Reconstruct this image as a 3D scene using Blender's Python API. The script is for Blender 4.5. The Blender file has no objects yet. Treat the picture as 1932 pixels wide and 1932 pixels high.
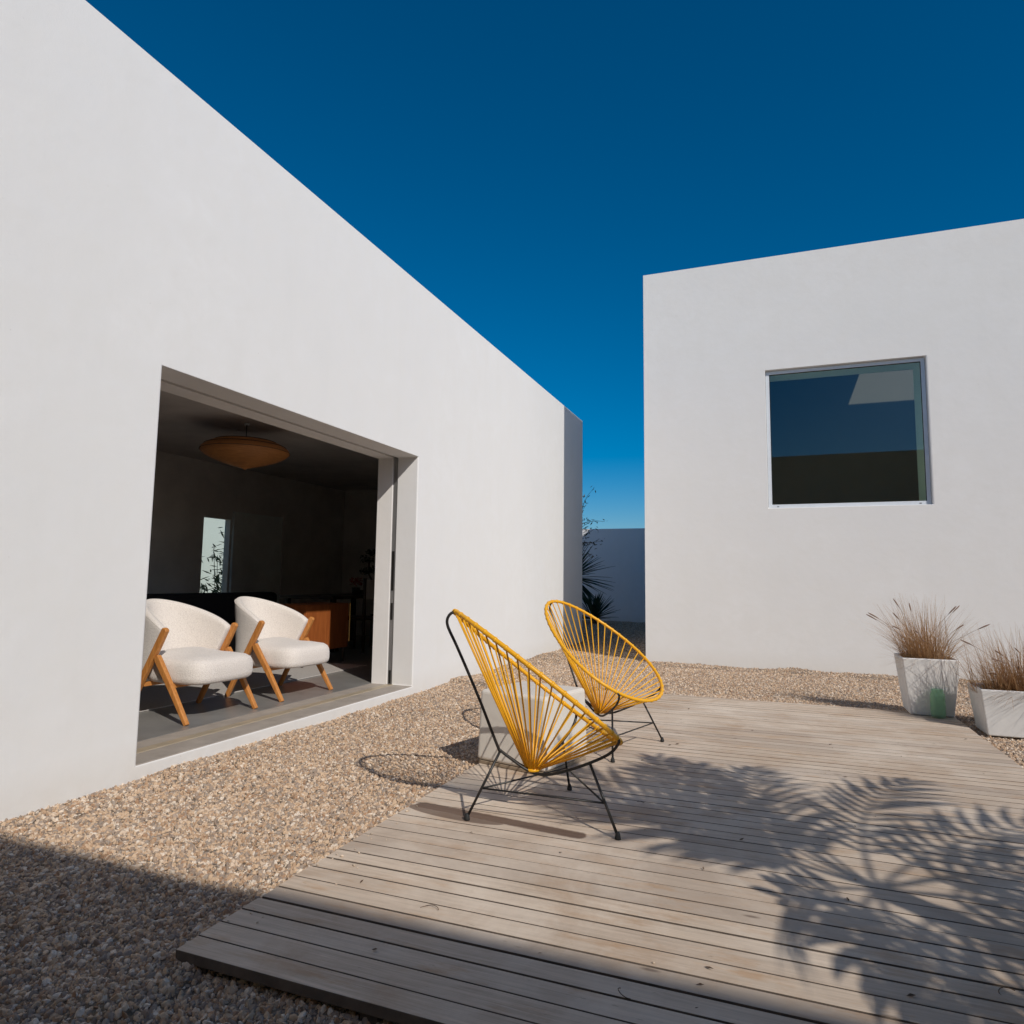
import bpy, bmesh, math, random
import numpy as np
from mathutils import Vector, Matrix, noise as mnoise
random.seed(7); rng = np.random.default_rng(7)
S = bpy.context.scene; C = S.collection
R = math.radians

# ------------------------------------------------------------------ camera, sky, sun
yaw, pitch, roll, H = R(-21.1396), R(5.7180), R(0.7245), 1.10
cy, sy, cp, sp = math.cos(yaw), math.sin(yaw), math.cos(pitch), math.sin(pitch)
f = Vector((sy*cp, cy*cp, sp)); r0 = Vector((cy, -sy, 0)); u0 = r0.cross(f)
r1 = math.cos(roll)*r0 + math.sin(roll)*u0; u1 = -math.sin(roll)*r0 + math.cos(roll)*u0
cd = bpy.data.cameras.new("camera"); cam = bpy.data.objects.new("camera", cd); C.objects.link(cam)
cam.matrix_world = Matrix(((r1.x, u1.x, -f.x, 0), (r1.y, u1.y, -f.y, 0), (r1.z, u1.z, -f.z, H), (0, 0, 0, 1)))
cd.sensor_width = 36; cd.lens = 36*1273.36/1932; cd.clip_start = 0.05; cd.clip_end = 1000
S.camera = cam

SUN = Vector((-1.0, 0.80, -0.955)).normalized()          # the way the light travels
el = math.asin(-SUN.z); az = math.atan2(-SUN.x, -SUN.y)
w = bpy.data.worlds.new("World"); S.world = w; w.use_nodes = True
nt = w.node_tree; nt.nodes.clear()
sk = nt.nodes.new("ShaderNodeTexSky"); sk.sky_type = 'NISHITA'; sk.sun_disc = False
sk.sun_elevation = el; sk.sun_rotation = az; sk.altitude = 1500; sk.air_density = 1.0; sk.dust_density = 3.5; sk.ozone_density = 4.0
hs = nt.nodes.new("ShaderNodeHueSaturation"); hs.inputs['Hue'].default_value = 0.493; hs.inputs['Saturation'].default_value = 1.54
bg = nt.nodes.new("ShaderNodeBackground"); bg.inputs['Strength'].default_value = 0.087
wo = nt.nodes.new("ShaderNodeOutputWorld")
nt.links.new(sk.outputs[0], hs.inputs['Color']); nt.links.new(hs.outputs[0], bg.inputs[0]); nt.links.new(bg.outputs[0], wo.inputs[0])
sl = bpy.data.lights.new("sun", 'SUN'); sl.energy = 3.3; sl.angle = R(0.53); sl.color = (1.0, 0.948, 0.875)
so = bpy.data.objects.new("sun", sl); C.objects.link(so); so.location = (20, -16, 20)
so.rotation_euler = SUN.to_track_quat('-Z', 'Y').to_euler()
S.view_settings.view_transform = 'Standard'; S.view_settings.look = 'None'; S.view_settings.gamma = 1
S.view_settings.exposure = 0; S.view_settings.use_curve_mapping = False
S.render.engine = 'CYCLES'; S.cycles.max_bounces = 8; S.cycles.transparent_max_bounces = 12

# ------------------------------------------------------------------ materials
class NT:
    def __init__(s, name):
        s.m = bpy.data.materials.new(name); s.m.use_nodes = True; s.t = s.m.node_tree; s.t.nodes.clear()
        s.out = s.n("ShaderNodeOutputMaterial")
    def n(s, typ, **kw):
        nd = s.t.nodes.new(typ)
        for k, v in kw.items():
            if k in nd.inputs.keys() if isinstance(k, str) else False: nd.inputs[k].default_value = v
            else: setattr(nd, k, v)
        return nd
    def l(s, a, b): s.t.links.new(a, b)
    def pos(s): return s.n("ShaderNodeNewGeometry").outputs['Position']
    def obj(s): return s.n("ShaderNodeTexCoord").outputs['Object']
    def mapping(s, vec, scale=(1, 1, 1), loc=None, rot=(0, 0, 0)):
        mp = s.n("ShaderNodeMapping"); mp.inputs['Scale'].default_value = scale; mp.inputs['Rotation'].default_value = rot
        s.l(vec, mp.inputs['Vector'])
        if loc is not None:
            if isinstance(loc, tuple): mp.inputs['Location'].default_value = loc
            else: s.l(loc, mp.inputs['Location'])
        return mp.outputs[0]
    def noise(s, vec, scale, detail=4, rough=0.55, dist=0.0):
        nz = s.n("ShaderNodeTexNoise"); nz.inputs['Scale'].default_value = scale; nz.inputs['Detail'].default_value = detail
        nz.inputs['Roughness'].default_value = rough; nz.inputs['Distortion'].default_value = dist
        s.l(vec, nz.inputs['Vector']); return nz.outputs['Fac']
    def ramp(s, fac, stops, mode='LINEAR'):
        rp = s.n("ShaderNodeValToRGB"); rp.color_ramp.interpolation = mode; e = rp.color_ramp.elements
        while len(e) < len(stops): e.new(0.5)
        for el_, (p, c) in zip(e, stops):
            el_.position = p; el_.color = (c, c, c, 1) if isinstance(c, (int, float)) else (*c, 1)
        s.l(fac, rp.inputs[0]); return rp.outputs[0]
    def mix(s, fac, a, b, typ='MIX'):
        mx = s.n("ShaderNodeMix"); mx.data_type = 'RGBA'; mx.blend_type = typ
        for v, i in ((fac, 0), (a, 6), (b, 7)):
            if hasattr(v, 'links'): s.l(v, mx.inputs[i])
            elif i == 0: mx.inputs[0].default_value = v
            else: mx.inputs[i].default_value = (*v, 1) if not isinstance(v, (int, float)) else (v, v, v, 1)
        return mx.outputs[2]
    def math(s, op, a, b=0.0, clamp=False):
        mt = s.n("ShaderNodeMath"); mt.operation = op; mt.use_clamp = clamp
        for v, i in ((a, 0), (b, 1)):
            if hasattr(v, 'links'): s.l(v, mt.inputs[i])
            else: mt.inputs[i].default_value = v
        return mt.outputs[0]
    def bump(s, h, strength, dist=0.01, normal=None):
        b = s.n("ShaderNodeBump"); b.inputs['Strength'].default_value = strength; b.inputs['Distance'].default_value = dist
        s.l(h, b.inputs['Height'])
        if normal is not None: s.l(normal, b.inputs['Normal'])
        return b.outputs[0]
    def princ(s, col, rough=0.5, metal=0.0, spec=0.5, normal=None, **kw):
        p = s.n("ShaderNodeBsdfPrincipled")
        for v, k in ((col, 'Base Color'), (rough, 'Roughness'), (metal, 'Metallic'), (spec, 'Specular IOR Level')):
            if hasattr(v, 'links'): s.l(v, p.inputs[k])
            else: p.inputs[k].default_value = (*v, 1) if isinstance(v, tuple) else v
        for k, v in kw.items(): p.inputs[k.replace('_', ' ')].default_value = v
        if normal is not None: s.l(normal, p.inputs['Normal'])
        return p.outputs[0]
    def done(s, sh): s.l(sh, s.out.inputs[0]); return s.m

def m_plaster(name, base, dirt=True):
    a = NT(name); p = a.pos()
    n1 = a.noise(p, 1.1, 5, 0.6); n2 = a.noise(p, 5.0, 5, 0.6, 0.6); n3 = a.noise(p, 170, 3, 0.6)
    n4 = a.noise(a.mapping(p, (2.2, 2.2, 0.35)), 2.0, 4, 0.6)
    c = a.mix(a.ramp(n1, [(0.3, 0.0), (0.7, 1.0)]), tuple(x*0.95 for x in base), base)
    c = a.mix(a.ramp(n2, [(0.35, 1.0), (0.65, 0.0)]), c, tuple(x*v for x, v in zip(base, (0.965, 0.96, 0.95))))
    c = a.mix(a.ramp(n4, [(0.5, 0.0), (0.8, 0.35)]), c, tuple(x*v for x, v in zip(base, (0.92, 0.915, 0.90))))
    if dirt:                                              # splashed soil low on the wall
        sx = a.n("ShaderNodeSeparateXYZ"); a.l(p, sx.inputs[0])
        lo = a.ramp(a.math('MULTIPLY', sx.outputs['Z'], 2.2), [(0.0, 0.5), (0.5, 0.0)])
        c = a.mix(a.math('MULTIPLY', lo, a.ramp(n2, [(0.3, 0.2), (0.7, 1.0)])), c, (0.62, 0.56, 0.48))
        sp_ = a.ramp(a.noise(p, 38, 2, 0.5), [(0.79, 0.0), (0.82, 0.5)])
        c = a.mix(sp_, c, (0.45, 0.42, 0.38))
    h = a.math('ADD', a.math('MULTIPLY', n3, 0.35), a.math('MULTIPLY', a.noise(p, 14, 4, 0.6), 0.9))
    h = a.math('ADD', h, a.math('MULTIPLY', a.noise(p, 2.2, 2, 0.5), 2.0))
    return a.done(a.princ(c, 0.9, 0, 0.2, a.bump(h, 0.3, 0.006)))

def m_simple(name, col, rough=0.5, metal=0.0, spec=0.5, nscale=30.0, var=0.12, bump=0.0, **kw):
    a = NT(name); p = a.pos(); n = a.noise(p, nscale, 4, 0.6)
    c = a.mix(a.ramp(n, [(0.3, 0.0), (0.7, 1.0)]), tuple(x*(1-var) for x in col), tuple(min(1, x*(1+var)) for x in col))
    nb = a.bump(a.noise(p, nscale*4, 3, 0.6), bump, 0.003) if bump else None
    return a.done(a.princ(c, rough, metal, spec, nb, **kw))

def m_wood(name, dark, light, axis=(1, 12, 12), scale=6.0, rough=0.45):
    a = NT(name); o = a.obj(); v = a.mapping(o, axis)
    g = a.noise(v, scale, 6, 0.6, 0.8)
    c = a.mix(a.ramp(g, [(0.3, 0.0), (0.7, 1.0)]), dark, light)
    return a.done(a.princ(c, rough, 0, 0.4, a.bump(g, 0.1, 0.002)))

def m_deck():
    a = NT("weathered_deck_wood"); p = a.pos(); oi = a.n("ShaderNodeObjectInfo"); rnd = oi.outputs['Random']
    off = a.n("ShaderNodeCombineXYZ"); a.l(a.math('MULTIPLY', rnd, 37.0), off.inputs[0]); a.l(a.math('MULTIPLY', rnd, 11.0), off.inputs[2])
    gr = a.noise(a.mapping(p, (1.6, 42, 20), off.outputs[0]), 1.6, 7, 0.62, 0.6)
    gr2 = a.noise(a.mapping(p, (5, 170, 60), off.outputs[0]), 1.5, 4, 0.6, 0.2)
    big = a.noise(a.mapping(p, (0.9, 2.5, 1), off.outputs[0]), 1.3, 4, 0.6)
    c = a.mix(a.ramp(gr, [(0.25, 0.0), (0.72, 1.0)]), (0.44, 0.345, 0.26), (0.70, 0.56, 0.43))
    c = a.mix(a.ramp(gr2, [(0.3, 0.35), (0.6, 0.0)]), c, (0.27, 0.21, 0.16))
    c = a.mix(a.ramp(rnd, [(0.0, 0.75), (0.5, 0.0)]), c, (0.42, 0.335, 0.265))
    c = a.mix(a.ramp(rnd, [(0.8, 0.0), (1.0, 0.4)]), c, (0.56, 0.50, 0.43))
    c = a.mix(a.ramp(big, [(0.5, 0.0), (0.75, 0.30)]), c, (0.70, 0.59, 0.47))
    warm = a.noise(a.mapping(p, (1.4, 4.5, 1), off.outputs[0]), 1.9, 5, 0.7)
    c = a.mix(a.ramp(warm, [(0.54, 0.0), (0.68, 0.65)]), c, (0.44, 0.27, 0.15))
    pat = a.noise(p, 1.15, 6, 0.65, 0.4); pat2 = a.noise(a.mapping(p, (1, 1, 1), (5.0, 3.0, 0.0)), 2.6, 6, 0.7, 0.5)
    c = a.mix(a.ramp(pat, [(0.46, 0.0), (0.66, 0.6)]), c, (0.78, 0.67, 0.55))
    c = a.mix(a.ramp(pat2, [(0.52, 0.0), (0.70, 0.6)]), c, (0.44, 0.31, 0.21))
    c = a.mix(a.ramp(a.noise(a.mapping(p, (3, 9, 1)), 7.0, 3, 0.6), [(0.68, 0.0), (0.76, 0.4)]), c, (0.20, 0.145, 0.10))
    kn = a.n("ShaderNodeTexVoronoi"); kn.inputs['Scale'].default_value = 2.3; a.l(a.mapping(p, (1.0, 3.2, 1), off.outputs[0]), kn.inputs['Vector'])
    c = a.mix(a.ramp(kn.outputs['Distance'], [(0.03, 0.7), (0.075, 0.0)]), c, (0.14, 0.10, 0.075))
    # dark brown patch under the front chair, a round-ended band joined to a lens
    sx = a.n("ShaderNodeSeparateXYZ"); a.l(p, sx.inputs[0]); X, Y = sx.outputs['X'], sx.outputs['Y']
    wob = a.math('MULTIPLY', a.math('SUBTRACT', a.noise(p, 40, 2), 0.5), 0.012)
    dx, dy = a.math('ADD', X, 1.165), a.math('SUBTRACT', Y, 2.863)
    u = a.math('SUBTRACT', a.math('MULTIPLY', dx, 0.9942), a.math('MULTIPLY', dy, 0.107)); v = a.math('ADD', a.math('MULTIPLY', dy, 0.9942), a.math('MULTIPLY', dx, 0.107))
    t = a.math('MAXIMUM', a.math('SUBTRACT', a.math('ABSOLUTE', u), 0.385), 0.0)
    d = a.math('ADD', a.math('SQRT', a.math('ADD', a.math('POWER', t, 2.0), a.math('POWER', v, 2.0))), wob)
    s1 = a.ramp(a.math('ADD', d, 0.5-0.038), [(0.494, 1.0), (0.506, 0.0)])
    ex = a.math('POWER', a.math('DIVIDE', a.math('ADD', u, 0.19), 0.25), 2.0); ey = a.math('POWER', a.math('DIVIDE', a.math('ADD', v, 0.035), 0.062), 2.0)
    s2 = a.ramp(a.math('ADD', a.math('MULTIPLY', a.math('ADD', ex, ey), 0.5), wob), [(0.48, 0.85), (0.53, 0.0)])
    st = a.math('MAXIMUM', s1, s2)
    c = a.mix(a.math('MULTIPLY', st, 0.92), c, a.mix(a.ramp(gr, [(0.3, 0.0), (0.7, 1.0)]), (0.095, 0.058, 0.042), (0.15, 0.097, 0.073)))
    h = a.math('ADD', a.math('MULTIPLY', gr, 0.6), a.math('MULTIPLY', gr2, 0.5))
    return a.done(a.princ(c, a.ramp(gr, [(0.3, 0.75), (0.7, 0.9)]), 0, 0.08, a.bump(h, 0.45, 0.003)))

def m_pebble():
    a = NT("gravel_stone"); at = a.n("ShaderNodeAttribute"); at.attribute_type = 'INSTANCER'; at.attribute_name = 'rnd'
    rn = at.outputs['Fac']; o = a.obj()
    c = a.ramp(rn, [(0.0, (0.309, 0.236, 0.184)), (0.12, (0.594, 0.427, 0.286)), (0.30, (0.480, 0.318, 0.200)), (0.42, (0.686, 0.537, 0.400)),
                    (0.52, (0.389, 0.302, 0.238)), (0.62, (0.629, 0.450, 0.297)), (0.74, (0.765, 0.646, 0.518)), (0.80, (0.389, 0.231, 0.135)),
                    (0.88, (0.331, 0.274, 0.227)), (0.96, (0.765, 0.658, 0.540))], 'CONSTANT')
    n = a.noise(a.pos(), 130, 3, 0.6)
    c = a.mix(a.ramp(n, [(0.3, 0.35), (0.7, 0.0)]), c, (0.30, 0.235, 0.18))
    return a.done(a.princ(c, 0.85, 0, 0.12, a.bump(n, 0.3, 0.003)))

def m_gravel_base():
    a = NT("gravel_bed"); p = a.pos()
    v = a.n("ShaderNodeTexVoronoi"); v.inputs['Scale'].default_value = 75; a.l(p, v.inputs['Vector'])
    sc = a.n("ShaderNodeSeparateColor"); a.l(v.outputs['Color'], sc.inputs[0])
    c = a.ramp(sc.outputs[0], [(0.0, (0.13, 0.10, 0.075)), (0.3, (0.20, 0.15, 0.10)), (0.6, (0.17, 0.14, 0.11)), (0.85, (0.25, 0.20, 0.16))])
    return a.done(a.princ(c, 0.9, 0, 0.2, a.bump(a.math('SUBTRACT', 1.0, v.outputs['Distance']), 0.8, 0.01)))

def m_boucle():
    a = NT("cream_boucle"); p = a.obj(); n = a.noise(p, 120, 3, 0.7); n2 = a.noise(p, 9, 3, 0.5)
    c = a.mix(a.ramp(n, [(0.3, 0.0), (0.6, 1.0)]), (0.62, 0.56, 0.51), (0.76, 0.70, 0.64))
    h = a.math('ADD', n, a.math('MULTIPLY', n2, 0.6))
    return a.done(a.princ(c, 0.95, 0, 0.1, a.bump(h, 0.55, 0.008), Sheen_Weight=0.25))

def m_cord():
    a = NT("yellow_pvc"); p = a.pos(); n = a.noise(p, 60, 2)
    c = a.mix(n, (0.93, 0.44, 0.010), (0.96, 0.52, 0.022))
    b = a.princ(c, 0.38, 0, 0.45); t = a.n("ShaderNodeBsdfTranslucent"); a.l(c, t.inputs[0])
    mx = a.n("ShaderNodeMixShader"); mx.inputs[0].default_value = 0.16; a.l(b, mx.inputs[1]); a.l(t.outputs[0], mx.inputs[2])
    return a.done(mx.outputs[0])

def m_leaf(name, c1, c2, trans=0.25, attr=None):
    a = NT(name)
    if attr:
        at = a.n("ShaderNodeAttribute"); at.attribute_name = attr; fac = at.outputs['Fac']
    else: fac = a.noise(a.pos(), 7, 3)
    c = a.mix(fac, c1, c2); b = a.princ(c, 0.55, 0, 0.3); t = a.n("ShaderNodeBsdfTranslucent"); a.l(c, t.inputs[0])
    mx = a.n("ShaderNodeMixShader"); mx.inputs[0].default_value = trans; a.l(b, mx.inputs[1]); a.l(t.outputs[0], mx.inputs[2])
    return a.done(mx.outputs[0])

def m_glass(name, tint, refl=1.0):
    a = NT(name); fr = a.n("ShaderNodeFresnel"); fr.inputs[0].default_value = 1.5
    tr = a.n("ShaderNodeBsdfTransparent"); tr.inputs[0].default_value = (*tint, 1)
    gl = a.n("ShaderNodeBsdfGlossy"); gl.inputs['Roughness'].default_value = 0.0; gl.inputs[0].default_value = (0.95, 0.97, 0.97, 1)
    mx = a.n("ShaderNodeMixShader"); ge = a.n('ShaderNodeNewGeometry'); a.l(a.math('MULTIPLY', a.math('MULTIPLY', fr.outputs[0], refl, True), a.math('SUBTRACT', 1.0, ge.outputs['Backfacing'])), mx.inputs[0]); a.l(tr.outputs[0], mx.inputs[1]); a.l(gl.outputs[0], mx.inputs[2])
    return a.done(mx.outputs[0])

M = dict(
    plaster=m_plaster("white_render", (0.80, 0.79, 0.775)), plasterR=m_plaster("white_render_dimmed", (0.745, 0.73, 0.71)), plaster2=m_plaster("white_render_reveal", (0.80, 0.775, 0.75), False),
    inwall=m_simple("taupe_wall_paint", (0.72, 0.68, 0.63), 0.9, nscale=2), inceil=m_simple("ceiling_paint", (0.62, 0.57, 0.53), 0.9, nscale=2),
    concrete=m_simple("polished_concrete", (0.235, 0.225, 0.21), 0.32, nscale=3.5, var=0.18, bump=0.03),
    sill=m_simple("stone_sill", (0.36, 0.31, 0.26), 0.65, nscale=6, var=0.14, bump=0.06), track=m_simple("brass_track", (0.45, 0.37, 0.26), 0.45, 0.2, nscale=9),
    alu=m_simple("grey_aluminium", (0.36, 0.36, 0.36), 0.4, 0.7, nscale=5, var=0.06), whitealu=m_simple("white_aluminium", (0.66, 0.69, 0.72), 0.4, 0.1, nscale=8, var=0.05),
    black=m_simple("black_metal", (0.012, 0.011, 0.010), 0.42, 0.0, nscale=40), rubber=m_simple("black_rubber", (0.015, 0.015, 0.015), 0.7, nscale=40),
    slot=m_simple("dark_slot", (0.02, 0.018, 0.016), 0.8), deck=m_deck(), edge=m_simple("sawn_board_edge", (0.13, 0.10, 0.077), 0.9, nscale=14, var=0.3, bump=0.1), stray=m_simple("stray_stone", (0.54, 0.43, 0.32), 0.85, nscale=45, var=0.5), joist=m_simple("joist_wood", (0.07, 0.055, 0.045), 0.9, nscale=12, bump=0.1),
    pebble=m_pebble(), bed=m_gravel_base(), earth=m_simple("dry_earth", (0.26, 0.20, 0.15), 0.95, nscale=3, var=0.25, bump=0.2),
    boucle=m_boucle(), cord=m_cord(), oak=m_wood("honey_wood", (0.40, 0.15, 0.035), (0.60, 0.26, 0.07), (8, 8, 1.2), 8, 0.4),
    veneer=m_wood("lamp_veneer", (0.42, 0.17, 0.05), (0.60, 0.27, 0.09), (3, 3, 30), 3, 0.5), cabinet=m_wood("cabinet_wood", (0.24, 0.065, 0.016), (0.38, 0.115, 0.03), (2, 10, 1), 4, 0.4),
    sofa=m_simple("black_upholstery", (0.012, 0.011, 0.011), 0.9, nscale=80), rug=m_simple("pale_rug", (0.42, 0.395, 0.37), 0.95, nscale=60, var=0.15, bump=0.3),
    darkwood=m_simple("dark_wood", (0.05, 0.03, 0.02), 0.5, nscale=15), brass=m_simple("brass", (0.75, 0.50, 0.18), 0.25, 1.0, nscale=10),
    stool=m_simple("cast_plaster_stool", (0.66, 0.61, 0.54), 0.85, nscale=10, var=0.05, bump=0.06), stoolbase=m_simple("stool_plinth_wood", (0.30, 0.23, 0.16), 0.7),
    planter=m_simple("white_planter_paint", (0.70, 0.69, 0.67), 0.7, nscale=9, var=0.06, bump=0.06), soil=m_simple("potting_soil", (0.06, 0.045, 0.03), 0.95, nscale=60, var=0.4, bump=0.5),
    grass=m_leaf("dry_grass", (0.32, 0.165, 0.068), (0.62, 0.41, 0.22), 0.35, 'tint'), seed=m_simple("seed_head", (0.22, 0.14, 0.10), 0.9, nscale=150, var=0.3, bump=0.5),
    yucca=m_leaf("yucca_green", (0.020, 0.045, 0.022), (0.05, 0.085, 0.04), 0.12, 'tint'), palm=m_leaf("fan_palm_green", (0.035, 0.06, 0.025), (0.07, 0.10, 0.04), 0.15, 'tint'),
    bark=m_simple("bark", (0.13, 0.09, 0.06), 0.9, nscale=30, var=0.3, bump=0.5), treeleaf=m_leaf("olive_leaf", (0.05, 0.06, 0.03), (0.20, 0.14, 0.07), 0.2, 'tint'),
    bamboo=m_leaf("bamboo_leaf", (0.03, 0.05, 0.02), (0.09, 0.13, 0.05), 0.25, 'tint'), glass=m_glass("window_glass", (0.82, 0.90, 0.84), 2.7),
    clear=m_glass("clear_glass", (0.85, 0.92, 0.88)), inpart=m_simple("grey_partition_paint", (0.23, 0.20, 0.185), 0.9, nscale=3, var=0.03), facade=m_simple("brown_facade", (0.62, 0.43, 0.24), 0.9, nscale=2), indark=m_simple("dark_panelling", (0.15, 0.11, 0.075), 0.85, nscale=3), inreveal=m_simple("reveal_paint", (0.84, 0.85, 0.80), 0.9, nscale=3, var=0.03),
    panel=m_simple("pale_door_paint", (0.78, 0.82, 0.78), 0.8, nscale=2), debris=m_simple("dead_leaf", (0.10, 0.06, 0.035), 0.9), red=m_simple("red_petal", (0.30, 0.03, 0.02), 0.8),
)
gj = NT("green_jar_glass"); gp = gj.princ((0.45, 0.66, 0.50), 0.3, 0, 0.5); gt = gj.n("ShaderNodeBsdfTransparent"); gt.inputs[0].default_value = (0.86, 0.96, 0.88, 1)
gm = gj.n("ShaderNodeMixShader"); gm.inputs[0].default_value = 0.78; gj.l(gp, gm.inputs[1]); gj.l(gt.outputs[0], gm.inputs[2]); M['jar'] = gj.done(gm.outputs[0])

# ------------------------------------------------------------------ helpers
def tag(o, label=None, cat=None, group=None, kind=None):
    for k, v in (('label', label), ('category', cat), ('group', group), ('kind', kind)):
        if v: o[k] = v
    return o
def empty(name, loc, rz=0.0, **kw):
    o = bpy.data.objects.new(name, None); C.objects.link(o); o.location = loc; o.rotation_euler = (0, 0, rz); o.empty_display_size = 0.2
    return tag(o, **kw)
class MB:
    def __init__(s): s.v = []; s.f = []; s.t = []
    def add(s, vs, fs, tint=None):
        b = len(s.v); s.v += [tuple(v) for v in vs]; s.f += [tuple(b+i for i in q) for q in fs]
        if tint is not None: s.t += [tint]*len(vs)
        return s
    def box(s, x0, x1, y0, y1, z0, z1):
        vs = [(x, y, z) for z in (z0, z1) for x, y in ((x0, y0), (x1, y0), (x1, y1), (x0, y1))]
        return s.add(vs, [(3, 2, 1, 0), (4, 5, 6, 7), (0, 1, 5, 4), (1, 2, 6, 5), (2, 3, 7, 6), (3, 0, 4, 7)])
    def tube(s, pts, rad, n=8, closed=False, caps=True):
        P = [Vector(p) for p in pts]; k = len(P); rr = rad if hasattr(rad, '__len__') else [rad]*k
        T = []
        for i in range(k):
            a = P[(i-1) % k] if closed or i else P[0]; b = P[(i+1) % k] if closed or i < k-1 else P[-1]
            T.append((b-a).normalized())
        ref = Vector((0, 0, 1)) if abs(T[0].z) < 0.9 else Vector((1, 0, 0)); nrm = (ref - T[0]*ref.dot(T[0])).normalized(); vs = []
        for i in range(k):
            nrm = (nrm - T[i]*nrm.dot(T[i])).normalized(); bn = T[i].cross(nrm)
            for j in range(n):
                an = 2*math.pi*j/n; vs.append(P[i] + (nrm*math.cos(an) + bn*math.sin(an))*rr[i])
        fs = []
        for i in range(k if closed else k-1):
            for j in range(n):
                a0, a1 = i*n+j, i*n+(j+1) % n; i2 = (i+1) % k; fs.append((a0, a1, i2*n+(j+1) % n, i2*n+j))
        if caps and not closed: fs += [tuple(range(n))[::-1], tuple((k-1)*n+j for j in range(n))]
        return s.add(vs, fs)
    def lathe(s, prof, n=32, o=(0, 0, 0)):
        vs = []
        for r_, z in prof: vs += [(o[0]+r_*math.cos(2*math.pi*j/n), o[1]+r_*math.sin(2*math.pi*j/n), o[2]+z) for j in range(n)]
        fs = [(i*n+j, i*n+(j+1) % n, (i+1)*n+(j+1) % n, (i+1)*n+j) for i in range(len(prof)-1) for j in range(n)]
        return s.add(vs, fs)
    def build(s, name, mat, parent=None, smooth=False, bevel=0.0, seg=2, loc=None, **kw):
        me = bpy.data.meshes.new(name); me.from_pydata(s.v, [], s.f); me.update()
        if s.t:
            at = me.attributes.new('tint', 'FLOAT', 'POINT'); at.data.foreach_set('value', np.array(s.t, dtype=np.float32))
        bm = bmesh.new(); bm.from_mesh(me); bmesh.ops.recalc_face_normals(bm, faces=bm.faces) if not s.t else None; bm.to_mesh(me); bm.free()
        me.materials.append(mat)
        if smooth: me.polygons.foreach_set('use_smooth', [True]*len(me.polygons))
        o = bpy.data.objects.new(name, me); C.objects.link(o)
        if parent: o.parent = parent
        if loc: o.location = loc
        if bevel:
            b = o.modifiers.new("bevel", 'BEVEL'); b.width = bevel; b.segments = seg; b.limit_method = 'ANGLE'; b.angle_limit = R(40)
        return tag(o, **kw)
def box(*a): return MB().box(*a)
def wall_hole(outer, hole, p0, p1, fn):
    """slab with one rectangular hole; outer/hole = (s0,s1,z0,z1), p0/p1 the two faces, fn(s,z,p)->xyz"""
    m = MB(); vs = []
    for p in (p0, p1):
        for (s0, s1, z0, z1) in (outer, hole):
            vs += [fn(s0, z0, p), fn(s1, z0, p), fn(s1, z1, p), fn(s0, z1, p)]
    fs = []
    for i in range(4):
        j = (i+1) % 4
        fs += [(i, j, 4+j, 4+i), (8+j, 8+i, 12+i, 12+j), (i, 8+i, 8+j, j), (4+i, 4+j, 12+j, 12+i)]
    return m.add(vs, fs)
def catmull(pts, n=6):
    P = [Vector(p) for p in pts]; P = [2*P[0]-P[1]] + P + [2*P[-1]-P[-2]]; out = []
    for i in range(1, len(P)-2):
        for k in range(n):
            t = k/n; a, b, c, d = P[i-1:i+3]
            out.append(0.5*((2*b) + (c-a)*t + (2*a-5*b+4*c-d)*t*t + (3*b-a-3*c+d)*t**3))
    return out + [P[-2]]
def kids(o): return [c for c in bpy.data.objects if c.parent == o]
def copy_tree(o, parent=None):
    c = o.copy(); C.objects.link(c)
    if parent: c.parent = parent
    for ch in kids(o): copy_tree(ch, c)
    return c

# ------------------------------------------------------------------ measured places
XL, HL, D0, D1, DT, FZ, YE = -3.1917, 4.006, 2.7508, 5.7125, 2.2775, 0.0914, 11.7955
YR, XR, HR = 9.3757, -1.6488, 5.486
WX0, WX1, WZ0, WZ1 = -0.0371, 1.8213, 2.0692, 3.9145
DX0, DX1, DY0, DY1, DZ = -1.602, 1.327, 1.545, 6.575, 0.05
YB, HB = -2.00, 4.70                                       # house front behind the camera, its eave throws the near shadow

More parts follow.
